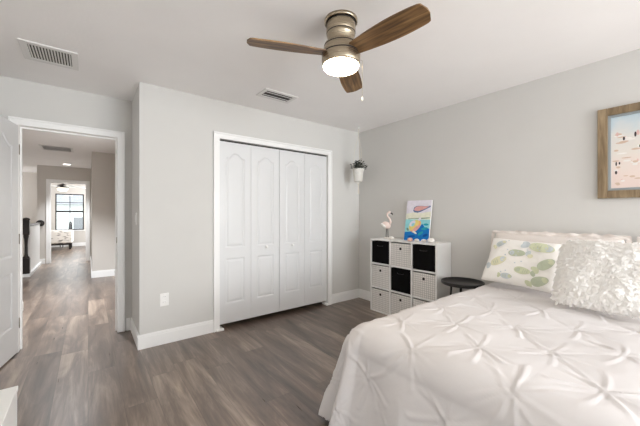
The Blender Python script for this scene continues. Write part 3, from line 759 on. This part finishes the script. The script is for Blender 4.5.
def beach_mat():
    m = bpy.data.materials.new('beach_wash'); m.use_nodes = True; nd, lk, b = nodes(m); b.inputs['Roughness'].default_value = .6
    tc = nd.new('ShaderNodeTexCoord'); sp = nd.new('ShaderNodeSeparateXYZ'); lk.new(tc.outputs['Object'], sp.inputs[0])
    n = nd.new('ShaderNodeTexNoise'); n.inputs['Scale'].default_value = 9; n.inputs['Detail'].default_value = 5; lk.new(tc.outputs['Object'], n.inputs['Vector'])
    v = mnode(nd, lk, 'ADD', mnode(nd, lk, 'DIVIDE', sp.outputs[2], PH), mnode(nd, lk, 'MULTIPLY', mnode(nd, lk, 'SUBTRACT', n.outputs['Fac'], .5), .35))
    r = nd.new('ShaderNodeValToRGB'); e = r.color_ramp.elements
    e[0].position = .05; e[0].color = (*srgb(228, 208, 200), 1); e[1].position = .95; e[1].color = (*srgb(176, 200, 212), 1)
    for p, c_ in ((.3, (232, 216, 208)), (.5, (228, 222, 214)), (.7, (222, 220, 216)), (.82, (200, 212, 218))):
        k = e.new(p); k.color = (*srgb(*c_), 1)
    lk.new(v, r.inputs['Fac']); lk.new(r.outputs['Color'], b.inputs['Base Color']); return m
figs = [flat('ink_dark', srgb(70, 62, 66)), flat('ink_tan', srgb(212, 188, 168)), flat('ink_rose', srgb(220, 186, 178)), flat('ink_white', srgb(236, 232, 228))]
mb = MB(); mb.box(-.012, -.001, -PW + i1, -i1, i1, PH - i1); mb.mi = 1
rnd = random.Random(11)
for k in range(120):
    u = rnd.uniform(i1 + .02, PW - i1 - .02); v = rnd.uniform(i1 + .02, PH - i1 - .12)
    mb.mi = rnd.choice([1, 2, 2, 2, 3, 4, 4]); a_, h_ = rnd.uniform(.004, .008), rnd.uniform(.01, .02)
    if mb.mi in (2, 4): a_, h_ = rnd.uniform(.012, .03), rnd.uniform(.004, .009)
    mb.poly([(-.0124 - k * .00001, -u + a_ * math.cos(2 * PI * j / 10), v + h_ * math.sin(2 * PI * j / 10)) for j in range(10)])
mb.build('print', [beach_mat()] + figs, fp)

# ------------------------------------------------------------------ hanging plant
hp = thing('hanging_plant', 'small potted plant hanging in a cord holder in the corner', 'plant', (2.93, 2.93, 1.68))
MB().lathe([(0, 0), (.048, 0), (.053, .006), (.071, .15), (.075, .175), (.069, .175), (.066, .155)], n=36).build('pot', M['ceramic'], hp)
MB().lathe([(0, .155), (.067, .155)], n=24).build('soil', M['soil'], hp)
mb = MB()
for k in range(3):
    a = 2 * PI * k / 3 + .5; c_, s_ = math.cos(a), math.sin(a)
    mb.tube([(0, 0, -.03), (.05 * c_, .05 * s_, -.004), (.057 * c_, .057 * s_, .01), (.079 * c_, .079 * s_, .175), (.05 * c_, .05 * s_, .45), (.006 * c_, .006 * s_, .60), (0, 0, .64)], .003, 6)
mb.tube([(0, 0, .64), (0, 0, .757)], .004, 6); mb.tube([(0, 0, -.03), (0, 0, -.05)], .012, 8); mb.tube([(0, 0, -.05), (0, 0, -.17)], [.007, .01], 10)
mb.build('cord_holder', M['cotton'], hp)
MB().tube([(0, 0, .72), (0, 0, .7595)], [.006, .012], 10).build('ceiling_hook', M['plate'], hp)
mb = MB(); rnd = random.Random(3)
for k in range(190):
    a = rnd.uniform(0, 2 * PI); rr = rnd.uniform(.0, .10); z = .165 + rnd.uniform(0, .13) * (1.2 - rr / .12)
    c_ = Vector((rr * math.cos(a), rr * math.sin(a), z)); d = Vector((math.cos(a), math.sin(a), rnd.uniform(-.3, .8))).normalized()
    sd = d.cross(Vector((0, 0, 1))).normalized(); L = rnd.uniform(.028, .05)
    up = sd.cross(d)
    mb.poly([c_, c_ + d * L * .5 + sd * L * .32 + up * .004, c_ + d * L, c_ + d * L * .5 - sd * L * .32 + up * .004])
    if k % 4 == 0: mb.tube([(rr * .3 * math.cos(a), rr * .3 * math.sin(a), .17), c_], .0015, 5)
mb.build('foliage', M['leaf'], hp)

# ------------------------------------------------------------------ side table
st = thing('side_table', 'round black side table between the cube shelf and the bed', 'side table', (2.93, 1.487, 0))
MB().lathe([(0, .555), (.183, .555), (.186, .572), (.195, .572), (.195, .548), (.185, .54), (0, .54)], n=64).build('tabletop', M['blackmetal'], st)
for k in range(3):
    a = 2 * PI * k / 3 + 3.5
    MB().tube([(.125 * math.cos(a), .125 * math.sin(a), .542), (.16 * math.cos(a), .16 * math.sin(a), 0.004)], .011, 10).build('leg', M['blackmetal'], st)
MB().lathe([(.118, .19), (.133, .19), (.133, .2), (.118, .2), (.118, .19)], n=40).build('brace_ring', M['blackmetal'], st)

# ------------------------------------------------------------------ bed
BX0, BX1, BY0, BY1, BZ = 1.24, 3.13, -.32, 1.22, .60
bd = thing('bed', 'bed under the tufted white comforter against the right wall', 'bed', ((BX0 + BX1) / 2, (BY0 + BY1) / 2, 0))
hx, hy = (BX1 - BX0) / 2, (BY1 - BY0) / 2
mb = MB(); mb.box(-hx, hx, -hy, hy, .33, BZ - .03, .04); mb.build('mattress', M['mattress'], bd)
mb = MB(); mb.box(-hx + .02, hx, -hy + .02, hy - .02, .14, .325, .01); mb.build('box_base', M['mattress'], bd)
for sx in (-1, 1):
    for sy in (-1, 1):
        mb = MB(); mb.box(sx * (hx - .1) - .03, sx * (hx - .1) + .03, sy * (hy - .1) - .03, sy * (hy - .1) + .03, .001, .145); mb.build('leg', M['blackmetal'], bd)

TL = .43
def comforter():
    mb = MB()
    over = .80
    ax0, ax1 = BX0 - over, BX1 - .02
    by0, by1 = BY0 - over, BY1 + over
    step = .009
    nu, nv = int((ax1 - ax0) / step), int((by1 - by0) / step)
    ix0, iy0, iy1 = BX0 + .06, BY0 + .06, BY1 - .06     # where the bend begins
    def basepos(a, b, h):
        ex = min(0, a - ix0); ey = (b - iy1) if b > iy1 else ((b - iy0) if b < iy0 else 0)
        e = math.hypot(ex, ey)
        if e < 1e-9: return Vector((a, b, BZ + .012 + h)), 0, 0
        dx, dy = ex / e, ey / e
        corner = abs(2 * dx * dy)                      # 1 at the diagonal
        head = min(1, max(0, (2.75 - a) / .9))          # 0 at the pillow end, where the side table stands close
        R = .09 + .045 * head + .05 * corner
        e2 = e
        arc = R * PI / 2
        if e2 < arc:
            th = e2 / R; off = R * math.sin(th); drop = R * (1 - math.cos(th)); nh, nz = math.sin(th), math.cos(th)
        else:
            s = e2 - arc; fl = .09 * head + .07 * corner
            off = R + s * fl + .03 * head * math.sin(min(1, s / .45) * PI / 2); drop = R + s * .985; nh, nz = .99, .1
        mx = BZ + .012 - .02
        drop_c = min(drop, mx)
        # hanging folds, strongest at the corner
        fo = min(1, max(0, (drop_c - .1) / .35))
        per = math.atan2(dy, dx)
        if corner > .001: wv = .055 * corner ** .7 * math.sin(per * 9.0 + .8)
        else: wv = 0
        along = a if abs(dy) > abs(dx) else b
        wv += .014 * math.sin(along * 9.5 + .6) * (1 - corner) + .008 * math.sin(along * 23)
        off += wv * fo * (.15 + .85 * head)
        # the corner must not stick out too far
        spread = max(0, drop - mx) * .0
        hz = BZ + .012 - drop_c + h * nz
        return Vector((a - ex + dx * (off + h * nh + spread), b - ey + dy * (off + h * nh + spread), hz)), e, drop
    def hfun(a, b):
        # diamond tufts
        p = ((a - 1.42) + (b - .652)) / TL; q = ((a - 1.42) - (b - .652)) / TL
        sp_, sq = abs(math.sin(PI * p)), abs(math.sin(PI * q))
        puff = .009 * (sp_ * sq) ** .4
        ip, iq = round(p), round(q); dp, dq = p - ip, q - iq
        da, db = (dp + dq) * TL / 2, (dp - dq) * TL / 2
        r = math.hypot(da, db); th = math.atan2(db, da)
        rr_ = random.Random(ip * 7919 + iq * 104729)
        star = 0
        for k in range(7):
            ak = 2 * PI * (k + rr_.uniform(-.3, .3)) / 7; lk_ = rr_.uniform(.08, .24); hk = rr_.uniform(.0035, .0075)
            d_ = (th - ak + PI) % (2 * PI) - PI
            if abs(d_) > 1.2: continue
            side = r * math.sin(d_) if abs(d_) < PI / 2 else 9
            side += .012 * math.sin(r * 16 + k)
            wdt = .004 + .05 * r
            star += hk * (math.exp(-(side / wdt) ** 2) - .5 * math.exp(-((side - 1.6 * wdt) / wdt) ** 2)) * math.exp(-(r / lk_) ** 2) * min(1, r / .012)
        pit = -.012 * math.exp(-(r / .018) ** 2)
        btn = .009 * math.exp(-(r / .008) ** 2)
        # gathered ridges running from tuft to tuft
        wob = .02 * noise.noise(Vector((a * 5, b * 5, 9)))
        l1, l2 = dp * TL / 1.4142 + wob, dq * TL / 1.4142 - wob
        rid = .006 * (math.exp(-(l1 / .009) ** 2) + math.exp(-(l2 / .009) ** 2)) * math.exp(-(r / .15) ** 2)
        wr = noise.noise(Vector((a * 3.1, b * 3.1, .3))) * .010 + noise.noise(Vector((a * 9 + b * 3, b * 7, 1.7))) * .0035
        wr += rid
        return puff + star + pit + btn + wr
    verts = []
    g = []
    for i in range(nu + 1):
        row = []
        a = ax0 + (ax1 - ax0) * i / nu
        for j in range(nv + 1):
            b = by0 + (by1 - by0) * j / nv
            p, e, drop = basepos(a, b, hfun(a, b))
            row.append((p, drop))
        g.append(row)
    lim = BZ + .012 - .03
    bv = {}
    for i in range(nu):
        for j in range(nv):
            q = [(i, j), (i + 1, j), (i + 1, j + 1), (i, j + 1)]
            if any(g[a][b][1] > lim for a, b in q): continue
            fs = []
            for k in q:
                if k not in bv: bv[k] = mb.bm.verts.new(g[k[0]][k[1]][0])
                fs.append(bv[k])
            f = mb.bm.faces.new(fs); f.smooth = True
    return mb
co = comforter().build('comforter', M['comf'])
md = co.modifiers.new('Solidify', 'SOLIDIFY'); md.thickness = .008; md.offset = -1
tag(co, 'white pinch-pleated tufted comforter spread over the bed', 'comforter')

def pillow_fn(w_, h_, t, pinch=.10, seed=0, wr=.004):
    def f(u, v, side):
        x, y = 2 * u - 1, 2 * v - 1
        k = (1 - x ** 4) * (1 - y ** 4)
        z = side * t / 2 * max(0, k) ** .5
        rc = 1 - .05 * (x * x * y * y) ** 2
        px = rc * x * w_ / 2 * (1 - pinch * (1 - abs(y) ** 2) * .35 * abs(x)) ; py = rc * y * h_ / 2 * (1 - pinch * (1 - x * x) * .35 * abs(y))
        n = noise.noise(Vector((x * 2.3 + seed, y * 2.3, side))) * wr * 3 + noise.noise(Vector((x * 7 + seed, y * 7, side * 2))) * wr
        return Vector((px, py, z + n * (k ** .3 if k > 0 else 0)))
    return f
def pillow_mb(f, n=44):
    mb = MB()
    mb.grid(lambda u, v: f(u, v, 1), n, n); mb.grid(lambda u, v: f(1 - u, v, -1), n, n)
    bmesh.ops.remove_doubles(mb.bm, verts=mb.bm.verts, dist=.0006)
    return mb
def lean_rot(lean, yaw=0, roll=0):
    """local x -> world -y (right as seen), local y -> up, local z -> towards -x (the foot); lean tilts the top back to +x"""
    base = Matrix(((0, 0, -1), (-1, 0, 0), (0, 1, 0)))
    return (Matrix.Rotation(yaw, 3, 'Z') @ Matrix.Rotation(lean, 3, 'Y') @ base @ Matrix.Rotation(roll, 3, 'Z')).to_euler()
# long shams at the wall
def sham(label, loc, seed, wd=.76):
    t = thing('pillow_sham', label, 'pillow', loc, group=None)
    t.rotation_euler = lean_rot(math.radians(9))
    f = pillow_fn(wd, .40, .16, seed=seed); pillow_mb(f).build('cushion', M['sham'], t)
    mb = MB(); pr = []
    W2, H2 = wd / 2, .2
    per = [(-W2 + wd * k / 60, H2) for k in range(60)] + [(W2, H2 - .4 * k / 32) for k in range(32)] + [(W2 - wd * k / 60, -H2) for k in range(60)] + [(-W2, -H2 + .4 * k / 32) for k in range(32)]
    N = len(per)
    def rf(u, v):
        k = int(round(u * N)) % N; x, y = per[k]; cx_, cy_ = x / W2, y / H2
        o = (.022 + .012 * noise.noise(Vector((k * .35, seed + 4, 0)))) * v
        d = Vector((x, y, 0)); out = Vector((cx_ ** 5, cy_ ** 5, 0)); out = out.normalized() if out.length > .01 else Vector((0, 1, 0))
        inn = -.012 * (1 - v)
        return Vector((x, y, 0)) + out * (o + inn) + Vector((0, 0, noise.noise(Vector((k * .23, seed, v))) * .03 * v)) 
    mb.grid(rf, N + 1, 4); mb.build('ruffled_edge', M['sham'], t)
    return t
sham('long cream ruffled-edge pillow upright at the wall behind the fish pillow', (3.035, .80, .862), 1.0, .90)
sham('ruffled-edge pillow at the wall on the far right side of the bed', (3.035, -.10, .862), 5.0, .78)

# fish pillow
fpw = thing('throw_pillow', 'square white pillow printed with pale green and blue fish', 'pillow', (2.79, .932, .835))
fpw.rotation_euler = lean_rot(math.radians(33), math.radians(3), math.radians(-3))
ff_ = pillow_fn(.54, .43, .15, seed=9, pinch=.25); pillow_mb(ff_).build('cushion', M['fishcot'], fpw)
mb = MB(); lay = [0]
def onpil(x, y):
    u, v = (x / .54) + .5, (y / .43) + .5
    p = ff_(min(.99, max(.01, u)), min(.99, max(.01, v)), 1); p.z += .0012 + lay[0] * .0002
    return p
def patch(cx_, cy_, fn, key_i, rot=0):
    """fan of small quads so the print follows the cushion"""
    lay[0] += 1; mb.mi = key_i; c_, s_ = math.cos(rot), math.sin(rot); n = 26; rings = []
    for rr in (0.001, .35, .7, 1):
        ring = []
        for k in range(n):
            x, y = fn(2 * PI * k / n); x *= rr; y *= rr
            ring.append(mb.bm.verts.new(onpil(cx_ + x * c_ - y * s_, cy_ + x * s_ + y * c_)))
        rings.append(ring)
    for a, b_ in zip(rings, rings[1:]):
        for k in range(n):
            f = mb.bm.faces.new((a[k], a[(k + 1) % n], b_[(k + 1) % n], b_[k])); mb._mark([f], True)
def fish(cx_, cy_, L, rot, body, fin, flip=1):
    cx_ *= 1.14; L *= 1.06
    c_, s_ = math.cos(rot), math.sin(rot)
    patch(cx_ - .62 * L * c_ * flip, cy_ - .62 * L * s_ * flip, lambda a: (.16 * L * math.cos(a) - .08 * L * abs(math.sin(a)) * flip, .24 * L * math.sin(a)), fin, rot)
    patch(cx_, cy_, lambda a: (.5 * L * math.cos(a), .27 * L * math.sin(a) * (1 - .15 * math.cos(a))), body, rot)
    patch(cx_ + .28 * L * c_ * flip, cy_ + .28 * L * s_ * flip, lambda a: (.15 * L * math.cos(a), .17 * L * math.sin(a)), fin, rot)
    for k in range(3):
        patch(cx_ - (.05 + .12 * k) * L * c_ * flip, cy_ - (.05 + .12 * k) * L * s_ * flip, lambda a: (.02 * L * math.cos(a), .17 * L * math.sin(a)), 3, rot)
fish(-.13, -.04, .13, .55, 4, 2); fish(-.02, .05, .115, .1, 3, 2, -1); fish(.04, -.10, .11, -.1, 1, 3, -1); fish(.12, .13, .17, -.15, 1, 2); fish(.17, -.01, .13, .8, 3, 1)
fish(-.14, .13, .09, .7, 2, 4); fish(-.05, -.17, .08, 0, 2, 1); fish(.15, -.16, .12, .5, 3, 1)
patch(.075, .035, lambda a: (.02 * math.cos(a), .018 * math.sin(a)), 4)
for k in range(14):
    rnd_ = random.Random(k); patch(rnd_.uniform(-.19, .19), rnd_.uniform(-.18, .18), lambda a: (.006 * math.cos(a), .006 * math.sin(a)), 2)
mb.build('fish_print', [M['fishcot'], M['fgreen'], M['fblue'], M['fgrey'], M['fyel']], fpw)

# feathery ruffle pillow
rp = thing('throw_pillow', 'fluffy white ruffle-covered square pillow in front of the fish pillow', 'pillow', (2.585, .385, .845))
rp.rotation_euler = lean_rot(math.radians(42), math.radians(4), math.radians(0))
PWD = .50
fr = pillow_fn(PWD, .50, .17, seed=4, pinch=.05); pillow_mb(fr).build('cushion', M['ruffle'], rp)
mb = MB(); rnd = random.Random(5)
nrow = 40
for r in range(nrow):
    for c in range(38):
        u = (c + rnd.uniform(0, 1)) / 38; v = (r + rnd.uniform(0, 1)) / nrow
        u = min(.985, max(.015, u)); v = min(.985, max(.015, v))
        p = fr(u, v, 1); e = .01
        pu = (fr(min(1, u + e), v, 1) - fr(max(0, u - e), v, 1)).normalized(); pv = (fr(u, min(1, v + e), 1) - fr(u, max(0, v - e), 1)).normalized()
        nrm = pu.cross(pv).normalized()
        a = rnd.gauss(0, .75) - PI / 2
        if u < .06: a = PI + rnd.gauss(0, .5)
        elif u > .94: a = rnd.gauss(0, .5)
        if v > .93: a = PI / 2 + rnd.gauss(0, .5)
        d = (pu * math.cos(a) + pv * math.sin(a)); sd = nrm.cross(d).normalized()
        L = rnd.uniform(.03, .055); Wp = rnd.uniform(.006, .011); lift = rnd.uniform(.1, .36)
        prev = None; tw = rnd.uniform(-.8, .8)
        for k in range(5):
            t = k / 4; cc = p + d * L * t * (1 - .15 * t) + nrm * (L * lift * (t - .35 * t * t)); ww = Wp * (.55 + .6 * math.sin(PI * min(1, t * .9 + .08))) * (1 if k < 4 else .35)
            s_ = (sd * math.cos(tw * t) + nrm * math.sin(tw * t)) * ww
            pr = [mb.bm.verts.new(cc - s_), mb.bm.verts.new(cc + nrm * .003), mb.bm.verts.new(cc + s_)]
            if prev:
                for q in (0, 1): mb._mark([mb.bm.faces.new((prev[q], prev[q + 1], pr[q + 1], pr[q]))], True)
            prev = pr
rf_ = mb.build('ruffles', M['ruffle'], rp, recalc=False)
rf_['kind'] = 'stuff'

# ------------------------------------------------------------------ low white cabinet at the left edge
cb = thing('cabinet', 'low white flat-topped cabinet at the lower left beside the open door', 'cabinet', (-.237, 1.81, 0))
mb = MB(); mb.box(-.49, 0, -.9, 0, .478, .5, .002); mb.build('top_panel', M['lam'], cb)
mb = MB(); mb.box(-.488, -.003, -.897, -.003, .05, .478); mb.build('body', M['lam'], cb)
mb = MB(); mb.box(-.47, -.02, -.88, -.02, .001, .05); mb.build('plinth', M['lam'], cb)
